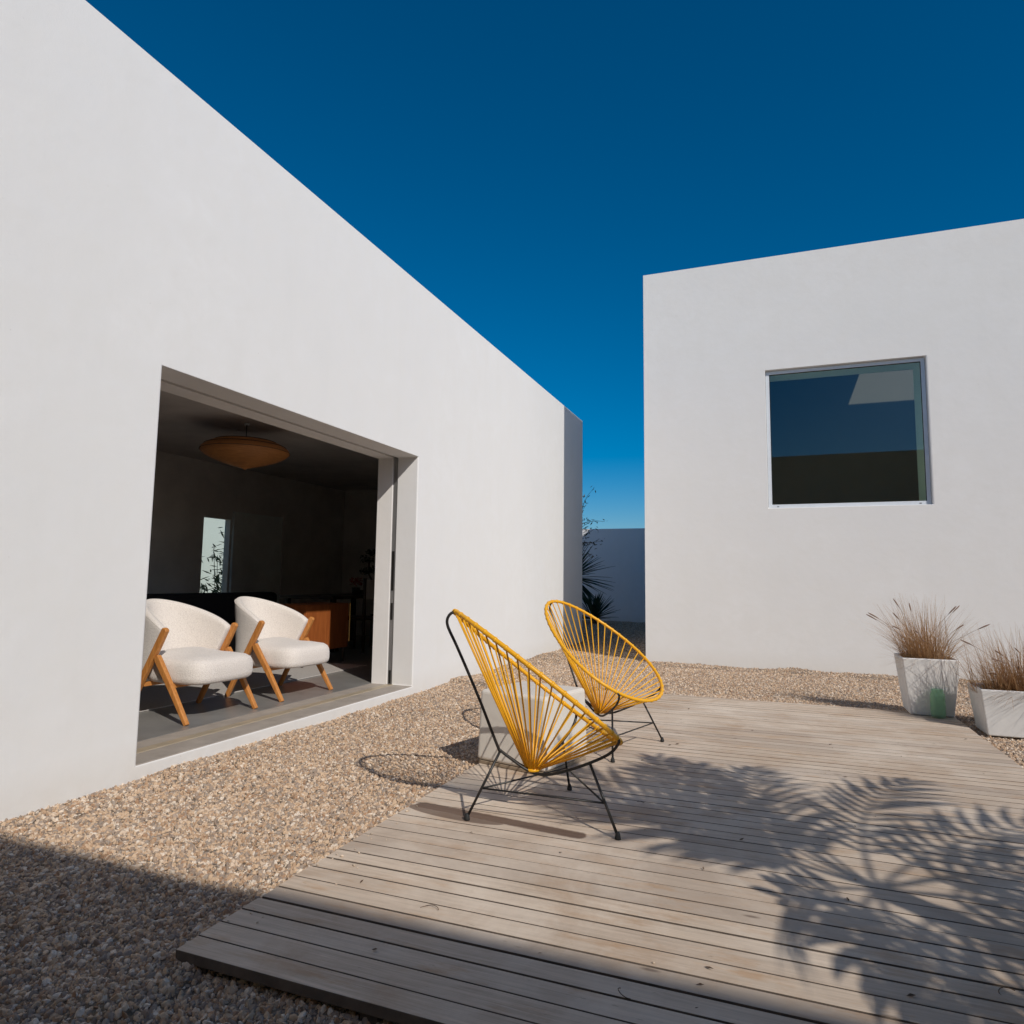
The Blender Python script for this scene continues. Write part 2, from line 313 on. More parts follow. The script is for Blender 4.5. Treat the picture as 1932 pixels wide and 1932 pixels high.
# ------------------------------------------------------------------ ground and gravel
box(-150, 150, -150, 150, -0.6, -0.06).build("ground", M['earth'], kind='structure')
def gz(x, y):
    z = 0.016*mnoise.noise((x*1.3, y*1.3, 0.0)) + 0.010*mnoise.noise((x*4.2, y*4.2, 3.0)) + 0.005*mnoise.noise((x*11, y*11, 7.0))
    if DY0-0.2 < y < DY1+0.6 and x < DX0+0.1: z += 0.030*math.exp(-((x-DX0)/0.22)**2)
    if y > DY1-0.1: z += 0.035*math.exp(-((y-DY1)/0.35)**2) if x < DX1+0.3 else 0
    if y < DY0: z -= 0.012
    if x < XL+0.25: z += 0.012*mnoise.noise((x*2, y*2.2, 9.0)) + 0.012
    if y > YR-0.35 and x > XR: z += 0.02*mnoise.noise((x*2.6, 1.0, 4.0)) + 0.012
    return z
def gravel():
    st = 0.08; xs = np.arange(-8.2, 6.0, st); ys = np.arange(0.55, 18.28, st); ids = {}; V = []; F = []; dens = []
    def vid(i, j):
        if (i, j) not in ids:
            x, y = float(xs[i]), float(ys[j]); ids[(i, j)] = len(V); V.append((x, y, gz(x, y)))
            d = math.hypot(x, y); dens.append(12500 if d < 3.6 else (9500 if d < 5.5 else (6500 if d < 9 else 3000)))
        return ids[(i, j)]
    for i in range(len(xs)-1):
        for j in range(len(ys)-1):
            x, y = xs[i]+st/2, ys[j]+st/2
            if x < XL-0.05 and y < YE+0.1: continue
            if x < XL-0.05 and y < YE: continue
            if x > XR+0.05 and y > YR+0.08: continue
            if DX0+0.03 < x < DX1-0.03 and DY0+0.06 < y < DY1-0.03: continue
            if x > 1.9+0.45*y: continue
            F.append((vid(i, j), vid(i+1, j), vid(i+1, j+1), vid(i, j+1)))
    me = bpy.data.meshes.new("gravel"); me.from_pydata(V, [], F); me.update(); me.materials.append(M['bed'])
    at = me.attributes.new('dens', 'FLOAT', 'POINT'); at.data.foreach_set('value', np.array(dens, dtype=np.float32))
    o = bpy.data.objects.new("gravel", me); C.objects.link(o)
    tag(o, "beige stone gravel spread between the white walls and the deck", "gravel", kind='stuff')
    g = bpy.data.node_groups.new("gravel_scatter", 'GeometryNodeTree')
    g.interface.new_socket("Geometry", in_out='INPUT', socket_type='NodeSocketGeometry'); g.interface.new_socket("Geometry", in_out='OUTPUT', socket_type='NodeSocketGeometry')
    N = g.nodes; L = g.links
    gi = N.new('NodeGroupInput'); go = N.new('NodeGroupOutput')
    na = N.new('GeometryNodeInputNamedAttribute'); na.data_type = 'FLOAT'; na.inputs['Name'].default_value = 'dens'
    dp = N.new('GeometryNodeDistributePointsOnFaces'); L.new(gi.outputs[0], dp.inputs['Mesh']); L.new(na.outputs['Attribute'], dp.inputs['Density'])
    join = N.new('GeometryNodeJoinGeometry')
    for k in range(5):
        ico = N.new('GeometryNodeMeshIcoSphere'); ico.inputs['Subdivisions'].default_value = 2; ico.inputs['Radius'].default_value = 1.0
        nz = N.new('ShaderNodeTexNoise'); nz.inputs['Scale'].default_value = 0.85; nz.inputs['Detail'].default_value = 1.0; nz.noise_dimensions = '4D'; nz.inputs['W'].default_value = 3.7*k
        sub = N.new('ShaderNodeVectorMath'); sub.operation = 'SUBTRACT'; L.new(nz.outputs['Color'], sub.inputs[0]); sub.inputs[1].default_value = (0.5, 0.5, 0.5)
        sc = N.new('ShaderNodeVectorMath'); sc.operation = 'SCALE'; L.new(sub.outputs[0], sc.inputs[0]); sc.inputs['Scale'].default_value = 1.9
        sp_ = N.new('GeometryNodeSetPosition'); L.new(ico.outputs['Mesh'], sp_.inputs['Geometry']); L.new(sc.outputs[0], sp_.inputs['Offset'])
        sm = N.new('GeometryNodeSetMaterial'); sm.inputs['Material'].default_value = M['pebble']; L.new(sp_.outputs[0], sm.inputs[0])
        ti = N.new('GeometryNodeGeometryToInstance'); L.new(sm.outputs[0], ti.inputs[0]); L.new(ti.outputs[0], join.inputs[0])
    io = N.new('GeometryNodeInstanceOnPoints'); L.new(dp.outputs['Points'], io.inputs['Points']); L.new(join.outputs[0], io.inputs['Instance'])
    io.inputs['Pick Instance'].default_value = True
    rv = N.new('FunctionNodeRandomValue'); rv.data_type = 'FLOAT_VECTOR'; rv.inputs[0].default_value = (0, 0, 0); rv.inputs[1].default_value = (6.28, 6.28, 6.28); L.new(rv.outputs[0], io.inputs['Rotation'])
    rs = N.new('FunctionNodeRandomValue'); rs.data_type = 'FLOAT_VECTOR'; rs.inputs[0].default_value = (0.70, 0.55, 0.40); rs.inputs[1].default_value = (1.35, 1.0, 0.8); rs.inputs['Seed'].default_value = 5
    r2 = N.new('FunctionNodeRandomValue'); r2.data_type = 'FLOAT'; r2.inputs[2].default_value = 0.0; r2.inputs[3].default_value = 1.0; r2.inputs['Seed'].default_value = 9
    pw = N.new('ShaderNodeMath'); pw.operation = 'POWER'; L.new(r2.outputs[1], pw.inputs[0]); pw.inputs[1].default_value = 3.0
    mr = N.new('ShaderNodeMath'); mr.operation = 'MULTIPLY_ADD'; L.new(pw.outputs[0], mr.inputs[0]); mr.inputs[1].default_value = 0.0090; mr.inputs[2].default_value = 0.0047
    vm = N.new('ShaderNodeVectorMath'); vm.operation = 'SCALE'; L.new(rs.outputs[0], vm.inputs[0]); L.new(mr.outputs[0], vm.inputs['Scale']); L.new(vm.outputs[0], io.inputs['Scale'])
    r3 = N.new('FunctionNodeRandomValue'); r3.data_type = 'FLOAT'; r3.inputs['Seed'].default_value = 21
    sa = N.new('GeometryNodeStoreNamedAttribute'); sa.data_type = 'FLOAT'; sa.domain = 'INSTANCE'; sa.inputs['Name'].default_value = 'rnd'
    L.new(io.outputs[0], sa.inputs['Geometry']); L.new(r3.outputs[1], sa.inputs['Value'])
    j2 = N.new('GeometryNodeJoinGeometry'); L.new(sa.outputs[0], j2.inputs[0]); L.new(gi.outputs[0], j2.inputs[0]); L.new(j2.outputs[0], go.inputs[0])
    md = o.modifiers.new("scatter", 'NODES'); md.node_group = g
gravel()

# ------------------------------------------------------------------ left house with the wide doorway
hL = empty("white_house", (XL, YE, 0), label="low white rendered house with a wide open doorway onto the gravel", cat="house")
def P_(m, name, mat, parent, bevel=0.0, **kw):               # part given in world coordinates
    m.v = [tuple(Vector(v)-parent.location) for v in m.v]; return m.build(name, mat, parent, bevel=bevel, **kw)
XI0, XI1, XI2 = XL-0.230, XL-0.280, XL-0.452                 # outer leaf back, slot end, inner leaf back
XB = -7.2
yz = lambda s, z, p: (p, s, z)
P_(wall_hole((YB+0.01, YE, -0.3, HL), (D0, D1, FZ-0.002, DT), XL, XI0, yz), "wall", M['plaster'], hL, 0.010)
P_(wall_hole((YB+0.02, YE-0.02, -0.3, 3.6), (D0+0.002, D1+0.002, FZ-0.004, DT+0.004), XI1, XI2, yz), "inner_wall", M['plaster2'], hL, 0.004)
b = MB(); b.box(XI1+0.002, XI0-0.002, D0-0.6, D1+1.6, DT+0.12, 2.6); P_(b, "head_track", M['slot'], hL)
P_(box(XI1+0.006, XI0-0.006, D1+0.012, D1+0.9, FZ, DT+0.045), "sliding_door", M['alu'], hL, 0.002)
hd = P_(box(XI1+0.012, XI0-0.012, D1+0.008, D1+0.014, 0.98, 1.36), "door_lock", M['black'], hL)
P_(box(XI1+0.014, XI0-0.014, D1+0.008, D1+0.013, 0.70, 0.86), "door_lock", M['black'], hL); P_(box(XI1+0.014, XI0-0.014, D1+0.008, D1+0.013, FZ+0.01, FZ+0.13), "door_lock", M['black'], hL)
P_(box(XI0+0.028, XL-0.003, D0+0.001, D1-0.001, -0.1, FZ), "sill", M['sill'], hL, 0.003)
P_(box(XI1-0.005, XI0+0.026, D0+0.001, D1-0.001, -0.1, FZ+0.002), "threshold_track", M['track'], hL, 0.003)
P_(box(XI2+0.012, XI1-0.007, D0+0.001, D1-0.001, -0.1, FZ-0.001), "sill", M['sill'], hL, 0.003)
P_(box(XB, XI2+0.010, YB, YE, -0.2, FZ), "floor", M['concrete'], hL)
P_(box(XB, XI2-0.002, YB, YE-0.3, 2.66, 2.9), "ceiling", M['inceil'], hL)
P_(box(XB, XI1, YB, YE-0.01, 3.62, HL-0.05), "roof", M['plaster'], hL)
# back wall with a tall narrow window beside a pale panel
WY0, WY1, PY1 = 7.02, 7.50, 8.55
P_(wall_hole((YB, YE-0.02, -0.3, 3.6), (WY0, WY1, 0.55, 1.90), XB, XB-0.10, yz), "back_wall", M['inwall'], hL, 0.003)
P_(box(XB+0.002, XB+0.04, WY1+0.03, PY1, FZ+0.01, 2.02), "door_panel", M['panel'], hL, 0.003)
P_(box(XB+0.002, XB+0.05, PY1+0.005, PY1+0.06, FZ, 2.06), "door_frame", M['inwall'], hL, 0.003)
P_(box(XB-0.085, XB-0.079, WY0, WY1, 0.55, 1.90), "window_pane", M['clear'], hL)
P_(box(XB+0.01, XI2, 10.2, 10.4, FZ, 2.66), "partition", M['inwall'], hL); P_(box(XB+0.01, XI2, 1.0, 1.2, FZ, 2.66), "partition", M['inwall'], hL)
P_(box(XB-0.3, XI0-0.002, YE-0.31, YE-0.012, -0.3, HL-0.01), "end_wall", M['plaster'], hL, 0.005)

# ------------------------------------------------------------------ right house with the square window
hR = empty("white_house", (XR, YR, 0), label="tall white rendered house block with one square window", cat="house")
xz = lambda s, z, p: (s, p, z)
P_(wall_hole((XR, 9.5, -0.3, HR), (WX0, WX1, WZ0, WZ1), YR, YR+0.15, xz), "wall", M['plasterR'], hR, 0.012)  # white render with the weaker light on this front put into its colour
P_(box(XR+0.001, XR+0.3, YR+0.152, 17.0, -0.3, HR-0.01), "side_wall", M['plaster'], hR, 0.005)
P_(box(XR+0.302, 9.5, 16.7, 17.0, -0.3, HR-0.02), "back_wall", M['plaster'], hR); P_(box(9.2, 9.49, YR+0.152, 16.69, -0.3, HR-0.02), "side_wall", M['plaster'], hR)
P_(wall_hole((XR+0.31, 9.19, -0.2, 4.9), (WX0-0.02, WX1-0.03, WZ0-0.02, WZ1+0.02), YR+0.152, YR+0.64, xz), "inner_wall", M['inreveal'], hR)
def slab_hole(x0, x1, y0, y1, quad, z0, z1):
    m = MB(); vs = []
    for z in (z0, z1): vs += [(x0, y0, z), (x1, y0, z), (x1, y1, z), (x0, y1, z)] + [(x, y, z) for x, y in quad]
    fs = []
    for i in range(4):
        j = (i+1) % 4; fs += [(i, j, 4+j, 4+i), (8+j, 8+i, 12+i, 12+j), (i, 8+i, 8+j, j), (4+i, 4+j, 12+j, 12+i)]
    return m.add(vs, fs)
P_(slab_hole(XR+0.302, 9.19, YR+0.152, 16.69, [(2.258, 11.15), (4.3, 11.15), (3.8, 11.78), (1.745, 11.78)], 4.98, 5.02), "roof", M['indark'], hR)   # added skewed roof opening, shaped to let sun lay a patch on the partition
P_(box(XR+0.302, 9.19, YR+0.645, 16.69, 0.9, 1.2), "floor", M['indark'], hR); P_(box(XR+0.302, 9.19, 12.0, 12.1, 1.21, 4.97), "partition", M['inpart'], hR)
P_(box(XR+0.303, XR+0.35, YR+0.645, 11.99, 1.21, 4.97), "partition", M['indark'], hR); P_(box(5.0, 5.1, YR+0.645, 11.99, 1.21, 4.97), "partition", M['indark'], hR)
win = P_(wall_hole((WX0+0.003, WX1-0.003, WZ0+0.003, WZ1-0.003), (WX0+0.048, WX1-0.048, WZ0+0.05, WZ1-0.048), YR+0.055, YR+0.10, xz), "window", M['whitealu'], hR, 0.003)
wl = Vector((0, 0, 0))
def sub(m, name, mat, parent, grand, bevel=0.0): m.v = [tuple(Vector(v)-grand.location) for v in m.v]; return m.build(name, mat, parent, bevel=bevel)
sub(box(WX0+0.048, WX1-0.048, YR+0.074, YR+0.080, WZ0+0.05, WZ1-0.048), "pane", M['glass'], win, hR)
g_ = MB()
for a_ in ((WX0+0.048, WX1-0.048, YR+0.068, YR+0.073, WZ1-0.058, WZ1-0.048), (WX0+0.048, WX0+0.056, YR+0.068, YR+0.073, WZ0+0.05, WZ1-0.058), (WX1-0.056, WX1-0.048, YR+0.068, YR+0.073, WZ0+0.05, WZ1-0.058)): g_.box(*a_)
sub(g_, "gasket", M['rubber'], win, hR)
for x in (WX0+0.12, WX1-0.12): sub(box(x-0.012, x+0.012, YR+0.052, YR+0.056, WZ0+0.018, WZ0+0.026), "drain_slot", M['slot'], win, hR)

# house behind the camera, garden walls
hB = empty("brown_house", (0, YB, 0), label="brown house front mirrored as the dark band in the square window", cat="house")
P_(box(-12, 12, YB-6, YB, -0.3, HB), "wall", M['facade'], hB, 0.01); P_(box(-12.05, 12.05, YB-6.02, YB+0.0, HB+0.001, HB+0.06), "coping", M['facade'], hB)
P_(box(3.2, 6.0, YB+0.001, YB+0.02, 0.1, 2.4), "window_pane", M['indark'], hB)
gw = box(-14.0, 14.0, 18.29, 18.5, -0.3, 2.53).build("garden_wall", M['plaster'], bevel=0.008, label="far white garden wall in shade at the end of the passage", cat="wall")
box(-13.0, -12.75, -8, 18.2, -0.3, 3.2).build("garden_wall", M['plaster'], bevel=0.008, label="sunlit white garden wall seen through the narrow window inside the room", cat="wall")

# ------------------------------------------------------------------ timber deck
dk = empty("timber_deck", ((DX0+DX1)/2, (DY0+DY1)/2, 0), label="weathered grey timber deck of narrow boards under the yellow chairs", cat="deck")
NP = 58; pit = (DY1-DY0)/NP
def plank_mesh(k):
    bm = bmesh.new(); L_ = (DX1-DX0)/2; wd = (pit-(0.0032, 0.0055, 0.0115, 0.0042)[k])/2
    bmesh.ops.create_cube(bm, size=1.0)
    for v in bm.verts: v.co = Vector((v.co.x*2*L_, v.co.y*2*wd, v.co.z*0.030))
    bmesh.ops.bevel(bm, geom=[e for e in bm.edges if abs((e.verts[0].co-e.verts[1].co).x) > 0.1], offset=0.0025, segments=2, affect='EDGES', profile=0.6)
    bm.normal_update()
    for fc in bm.faces: fc.material_index = 0 if fc.normal.z > 0.75 or abs(fc.normal.x) > 0.9 else 1
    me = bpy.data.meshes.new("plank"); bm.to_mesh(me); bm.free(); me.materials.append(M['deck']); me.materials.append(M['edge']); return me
pm = [plank_mesh(k) for k in range(4)]
for i in range(NP):
    o = bpy.data.objects.new("plank", pm[random.choice((0, 0, 1, 1, 2, 3))]); C.objects.link(o); o.parent = dk
    o.location = (random.uniform(-0.004, 0.004), DY0+pit*(i+0.5)-(DY0+DY1)/2, DZ-0.015+random.uniform(-0.0012, 0.0004)); o.rotation_euler = (random.uniform(-0.006, 0.006), 0, random.uniform(-0.0004, 0.0004))
for x in np.linspace(DX0+0.08, DX1-0.08, 6): P_(box(x-0.025, x+0.025, DY0+0.012, DY1-0.012, -0.055, DZ-0.0325), "joist", M['joist'], dk)
# bits of dead leaf on the boards
lm = MB()
for i in range(46):
    x, y = random.uniform(-1.4, 1.25), random.uniform(1.7, 6.3); a0 = random.uniform(0, 6.28); L_ = random.uniform(0.006, 0.016); w_ = L_*random.uniform(0.2, 0.5); d = Vector((math.cos(a0), math.sin(a0), 0)); n_ = Vector((-d.y, d.x, 0)); c_ = Vector((x, y, DZ+0.002))
    lm.add([c_-d*L_, c_+n_*w_+Vector((0, 0, 0.004)), c_+d*L_+Vector((0, 0, random.uniform(0.001, 0.008))), c_-n_*w_+Vector((0, 0, 0.002))], [(0, 1, 2), (0, 2, 3)])
for (x, y, r_, a0) in ((-1.05, 2.02, 0.035, 0.4), (-0.37, 1.83, 0.028, 2.6), (0.55, 2.2, 0.03, 1.2), (-0.62, 3.35, 0.02, 4.0), (0.3, 5.0, 0.03, 5.2), (-1.2, 2.66, 0.012, 0.0)):
    lm.tube([(x+r_*math.cos(a0+t), y+r_*0.7*math.sin(a0+t), DZ+0.003+0.004*math.sin(t*2)) for t in np.linspace(0, 2.4, 9)], 0.0011, 5)
lm.build("leaf_litter", M['debris'], label="scattered crumbs of dead leaf lying on the deck boards", cat="leaf litter", kind='stuff')

# stray stones kicked onto the boards
sg = MB(); rs_ = random.Random(77)
def stone(x, y, z, r):
    ic = [(0, 0, 1), (.89, 0, .45), (.28, .85, .45), (-.72, .53, .45), (-.72, -.53, .45), (.28, -.85, .45), (.72, .53, -.45), (-.28, .85, -.45), (-.89, 0, -.45), (-.28, -.85, -.45), (.72, -.53, -.45), (0, 0, -1)]
    fc = [(0, i, i % 5+1) for i in range(1, 6)] + [(i, 6+(i+3) % 5, i % 5+1) for i in range(1, 6)]
    fc = [(0, 1, 2), (0, 2, 3), (0, 3, 4), (0, 4, 5), (0, 5, 1), (1, 6, 2), (2, 7, 3), (3, 8, 4), (4, 9, 5), (5, 10, 1), (6, 7, 2), (7, 8, 3), (8, 9, 4), (9, 10, 5), (10, 6, 1), (11, 7, 6), (11, 8, 7), (11, 9, 8), (11, 10, 9), (11, 6, 10)]
    a0 = rs_.uniform(0, 6.28); ca_, sa_ = math.cos(a0), math.sin(a0); ax = (r*rs_.uniform(.8, 1.4), r*rs_.uniform(.6, 1.0), r*rs_.uniform(.4, .7))
    vs = []
    for v in ic: px_, py_, pz_ = v[0]*ax[0]*rs_.uniform(.85, 1.1), v[1]*ax[1]*rs_.uniform(.85, 1.1), v[2]*ax[2]; vs.append((x+px_*ca_-py_*sa_, y+px_*sa_+py_*ca_, z+ax[2]+pz_))
    sg.add(vs, fc)
for i in range(70): stone(DX0+0.012+abs(rs_.gauss(0, 0.07)), rs_.uniform(1.65, 6.4), DZ, rs_.uniform(0.003, 0.0075))
for i in range(26): stone(rs_.uniform(-1.4, 1.2), rs_.uniform(1.65, 6.4), DZ, rs_.uniform(0.0025, 0.005))
sg.build("stray_gravel", M['stray'], label="stray pebbles kicked from the gravel onto the deck boards", cat="gravel", kind='stuff')

# ------------------------------------------------------------------ yellow cord chairs
RM = (-0.0799, 0.6134, 0.6636, 0.471, 0.3968, 0.1682)
def rim_pt(t):
    s = math.cos(t); return Vector((RM[0]-RM[3]*s*math.cos(RM[2]), RM[4]*math.sin(t)*(1-RM[5]*s), RM[1]+RM[3]*s*math.sin(RM[2])))
def cord_chair():
    root = empty("cord_chair", (0, 0, 0), cat="chair", group="yellow cord lounge chairs on the deck")
    ring = [rim_pt(2*math.pi*i/120) for i in range(120)]
    mb = MB().tube(ring, 0.0100, 10, closed=True)
    # attachment angles, even along the rim
    acc = [0.0]
    for i in range(120): acc.append(acc[-1]+(ring[(i+1) % 120]-ring[i]).length)
    NC = 46; ts = [float(np.interp((k+0.5)*acc[-1]/NC, acc, [2*math.pi*i/120 for i in range(121)])) for k in range(NC)]
    for t in ts: mb.tube([rim_pt(t-0.014), rim_pt(t-0.008), rim_pt(t+0.008), rim_pt(t+0.014)], [0.0101, 0.0125, 0.0125, 0.0101], 10)
    mb.build("rim", M['cord'], root, True)
    V0 = Vector((-0.088, 0, 0.205))
    for k, t in enumerate(ts):
        p = rim_pt(t); d = Vector((p.x+0.085, p.y, 0)).normalized(); e = V0 + Vector((d.x*0.026, d.y*0.030, 0.004*math.sin(k*2.3)))
        dirv = (e-p).normalized(); tn = (rim_pt(t+0.02)-rim_pt(t-0.02)).normalized()
        m = MB(); q0 = p-dirv*0.011; m.tube([q0, q0.lerp(e, 0.5)+Vector((0, 0, -0.003)), e], 0.0037, 7)
        m.build("cord", M['cord'], root, True)
    kb = MB().tube([V0+Vector((0.03*math.cos(a_), 0.034*math.sin(a_), 0)) for a_ in np.linspace(0, 2*math.pi, 20, endpoint=False)], 0.009, 8, closed=True); kb.build("cord_knot", M['cord'], root, True)
    T = rim_pt(0); J = Vector((-0.238, 0, 0.284))
    rear = [T+Vector((0.0, 0, -0.003))] + [Vector((x, 0, z)) for x, z in ((-0.467, 0.897), (-0.480, 0.884), (-0.487, 0.865), (-0.4845, 0.842), (-0.472, 0.812), (-0.434, 0.735), (-0.340, 0.528), (-0.262, 0.340))] + [J]
    MB().tube(catmull(rear, 6), 0.0066, 10).build("back_bar", M['black'], root, True)
    for s_ in (-1, 1):
        bar = [J+Vector((-0.006, 0, 0.012)), Vector((-0.20, s_*0.006, 0.262)), Vector((-0.115, s_*0.024, 0.205)), Vector((-0.045, s_*0.060, 0.192)), Vector((0.03, s_*0.125, 0.222)), Vector((0.12, s_*0.205, 0.275)), Vector((0.185, s_*0.262, 0.325)), Vector((0.212, s_*0.290, 0.375)), rim_pt(math.pi-s_*1.02 if False else math.acos(-0.74))*1.0 if s_ > 0 else rim_pt(-math.acos(-0.74))]
        MB().tube(catmull(bar, 6), 0.0064, 10).build("seat_bar", M['black'], root, True)
    RF = 0.3806; feet = [Vector((-RF, 0, 0)), Vector((RF/2, -RF*0.866, 0)), Vector((RF/2, RF*0.866, 0))]; tops = [J, Vector((0.115, -0.20, 0.271)), Vector((0.115, 0.20, 0.271))]
    mid = []
    for a_, b_ in zip(feet, tops):
        lg = MB().tube([a_+Vector((0, 0, 0.012)), b_], 0.0060, 8).build("leg", M['black'], root, True)
        MB().lathe([(0.0, 0.0), (0.0125, 0.0), (0.013, 0.006), (0.010, 0.020), (0.0065, 0.028), (0.0, 0.028)], 14, a_).build("foot_cap", M['rubber'], lg, True)
        mid.append(a_.lerp(b_, 0.46))
    for i in range(3): MB().tube([mid[i], mid[(i+1) % 3]], 0.0042, 8).build("stretcher", M['black'], root, True)
    return root
ch1 = cord_chair(); ch2 = copy_tree(ch1)
ch1.location = (-0.9588, 3.0117, DZ+0.001); ch1.rotation_euler = (0, 0, 0.5859); ch1['label'] = "yellow cord lounge chair nearest the camera, seen edge on"
ch2.location = (-0.985, 4.3658, DZ+0.001); ch2.rotation_euler = (0, 0, -0.2908); ch2['label'] = "farther yellow cord lounge chair behind the stool, its oval seat open to view"

# plaster cube stool
stl = empty("cube_stool", (-1.330, 3.83, DZ+0.001), R(-14.2), label="cream cube stool standing between the two yellow cord chairs", cat="stool")
def block(hw0, hw1, z0, z1, hy0=None, hy1=None):
    hy0 = hy0 or hw0; hy1 = hy1 or hw1
    return MB().add([(-hw0, -hy0, z0), (hw0, -hy0, z0), (hw0, hy0, z0), (-hw0, hy0, z0), (-hw1, -hy1, z1), (hw1, -hy1, z1), (hw1, hy1, z1), (-hw1, hy1, z1)], [(3, 2, 1, 0), (4, 5, 6, 7), (0, 1, 5, 4), (1, 2, 6, 5), (2, 3, 7, 6), (3, 0, 4, 7)])
block(0.236, 0.224, 0.022, 0.415).build("body", M['stool'], stl, bevel=0.022, seg=4); block(0.226, 0.228, 0.0, 0.0205).build("plinth", M['stoolbase'], stl, bevel=0.004)

# ------------------------------------------------------------------ armchairs inside the doorway
def prism(path, widths, thick, yc, mb):
    P = [Vector((p[0], 0, p[1])) for p in path]; vs = []
    for i, p in enumerate(P):
        a_ = P[max(i-1, 0)]; b_ = P[min(i+1, len(P)-1)]; t = (b_-a_).normalized(); n_ = Vector((t.z, 0, -t.x)); w_ = widths[i]/2; h_ = thick/2
        for sx, syy in ((-1, -1), (1, -1), (1, 1), (-1, 1)): q = p+n_*w_*sx; vs.append((q.x, yc+h_*syy, q.z))
    k = len(P); fs = [(i*4+j, i*4+(j+1) % 4, (i+1)*4+(j+1) % 4, (i+1)*4+j) for i in range(k-1) for j in range(4)] + [(0, 1, 2, 3), tuple((k-1)*4+j for j in (3, 2, 1, 0))]
    return mb.add(vs, fs)
def armchair():
    root = empty("armchair", (0, 0, 0), cat="armchair", group="cream armchairs inside the doorway")
    nu, nv = 28, 8; vs = []
    for i in range(nu+1):
        u = -1+2*i/nu; an = u*math.pi/2; ca, sa = math.cos(an), math.sin(an); cx = abs(ca)**0.98; yy = math.copysign(abs(sa)**0.96, sa)
        zt = 0.615+0.215*(cx**0.9); zb = 0.34-0.14*cx
        for j in range(nv+1):
            z = zb+(zt-zb)*j/nv; xe = 0.022-0.532*(0.62-z); xb = -0.35-0.12*(z-0.2)/0.6
            vs.append((xe+(xb-xe)*cx, yy*(0.292+0.02*(z-0.4)), z))
    fs = [(i*(nv+1)+j, (i+1)*(nv+1)+j, (i+1)*(nv+1)+j+1, i*(nv+1)+j+1) for i in range(nu) for j in range(nv)]
    sh = MB().add(vs, fs).build("backrest", M['boucle'], root, True)
    md = sh.modifiers.new("thick", 'SOLIDIFY'); md.thickness = 0.058; md.offset = 0; md = sh.modifiers.new("round", 'SUBSURF'); md.levels = 1; md.render_levels = 2
    seam = [Vector(vs[i*(nv+1)+nv]) for i in range(nu+1)]; cen = Vector((-0.1, 0, 0)); pts = []
    for p in seam: d = Vector((p.x-cen.x+0.0, p.y, 0)).normalized(); pts.append(p+d*0.0245+Vector((0, 0, -0.022)))
    MB().tube(pts, 0.0035, 6).build("piping", M['boucle'], sh, True)
    sv = []; ns = 40; prof = [(0.80, 0.250), (0.93, 0.256), (0.985, 0.272), (1.0, 0.300), (1.0, 0.350), (0.985, 0.380), (0.95, 0.405), (0.86, 0.424), (0.60, 0.440), (0.25, 0.446)]
    for sc_, z in prof:
        for i in range(ns):
            t = 2*math.pi*i/ns; ct, st_ = math.cos(t), math.sin(t); e_ = 2/4.5
            x = math.copysign(abs(ct)**e_, ct); y = math.copysign(abs(st_)**e_, st_); wy = 0.300 if x > 0 else 0.300-0.055*(-x)**2
            sv.append((0.030+0.305*x*sc_, wy*y*sc_, z+(0.03*(-x) if x < 0 and z > 0.36 else 0)))
    sf_ = [(i*ns+j, i*ns+(j+1) % ns, (i+1)*ns+(j+1) % ns, (i+1)*ns+j) for i in range(len(prof)-1) for j in range(ns)] + [tuple(range(ns))[::-1], tuple((len(prof)-1)*ns+j for j in range(ns))]
    MB().add(sv, sf_).build("seat", M['boucle'], root, True)
    for s_ in (-1, 1):
        prism([(0.040, 0.640), (0.034, 0.628), (-0.02, 0.526), (-0.15, 0.287), (-0.290, 0.015), (-0.297, 0.0)], [0.026, 0.046, 0.050, 0.046, 0.034, 0.030], 0.036, s_*0.327, MB()).build("arm_leg", M['oak'], root, bevel=0.008, seg=3)
        prism([(-0.028, 0.446), (-0.010, 0.415), (0.13, 0.222), (0.278, 0.0)], [0.042, 0.050, 0.042, 0.028], 0.034, s_*0.3275, MB()).build("leg", M['oak'], root, bevel=0.006, seg=2)
    MB().box(-0.19, -0.15, -0.31, 0.31, 0.225, 0.255).build("rail", M['oak'], root, bevel=0.004); MB().box(0.06, 0.10, -0.31, 0.31, 0.228, 0.258).build("rail", M['oak'], root, bevel=0.004)
    return root
a1 = armchair(); a2 = copy_tree(a1)
a1.location = (-3.995, 3.905, FZ+0.001); a1['label'] = "cream armchair partly cut off by the left edge of the doorway"
a2.location = (-4.01, 4.877, FZ+0.001); a2['label'] = "cream armchair fully in view, beside the wooden cabinet"

# ------------------------------------------------------------------ dim room
box(-6.4, -4.372, 2.2, 6.75, FZ+0.001, FZ+0.011).build("rug", M['rug'], bevel=0.004, label="pale woven rug behind the cream armchairs", cat="rug")
lp = empty("pendant_lamp", (-5.0, 5.36, 2.66), label="brown veneer disc lamp hanging from the ceiling", cat="lamp")
prof = [(0.004, -0.482), (0.025, -0.468), (0.07, -0.455), (0.14, -0.437), (0.24, -0.406), (0.33, -0.370), (0.395, -0.335), (0.427, -0.305), (0.43, -0.288), (0.415, -0.262), (0.36, -0.222), (0.28, -0.190), (0.18, -0.170), (0.07, -0.162), (0.004, -0.160)]
MB().lathe(prof, 64).build("lamp_shade", M['veneer'], lp, True)
for r_, z_ in ((0.432, -0.297), (0.395, -0.243), (0.30, -0.195)): MB().tube([(r_*math.cos(t), r_*math.sin(t), z_) for t in np.linspace(0, 2*math.pi, 64, endpoint=False)], 0.0028, 6, closed=True).build("shade_ring", M['darkwood'], lp, True)
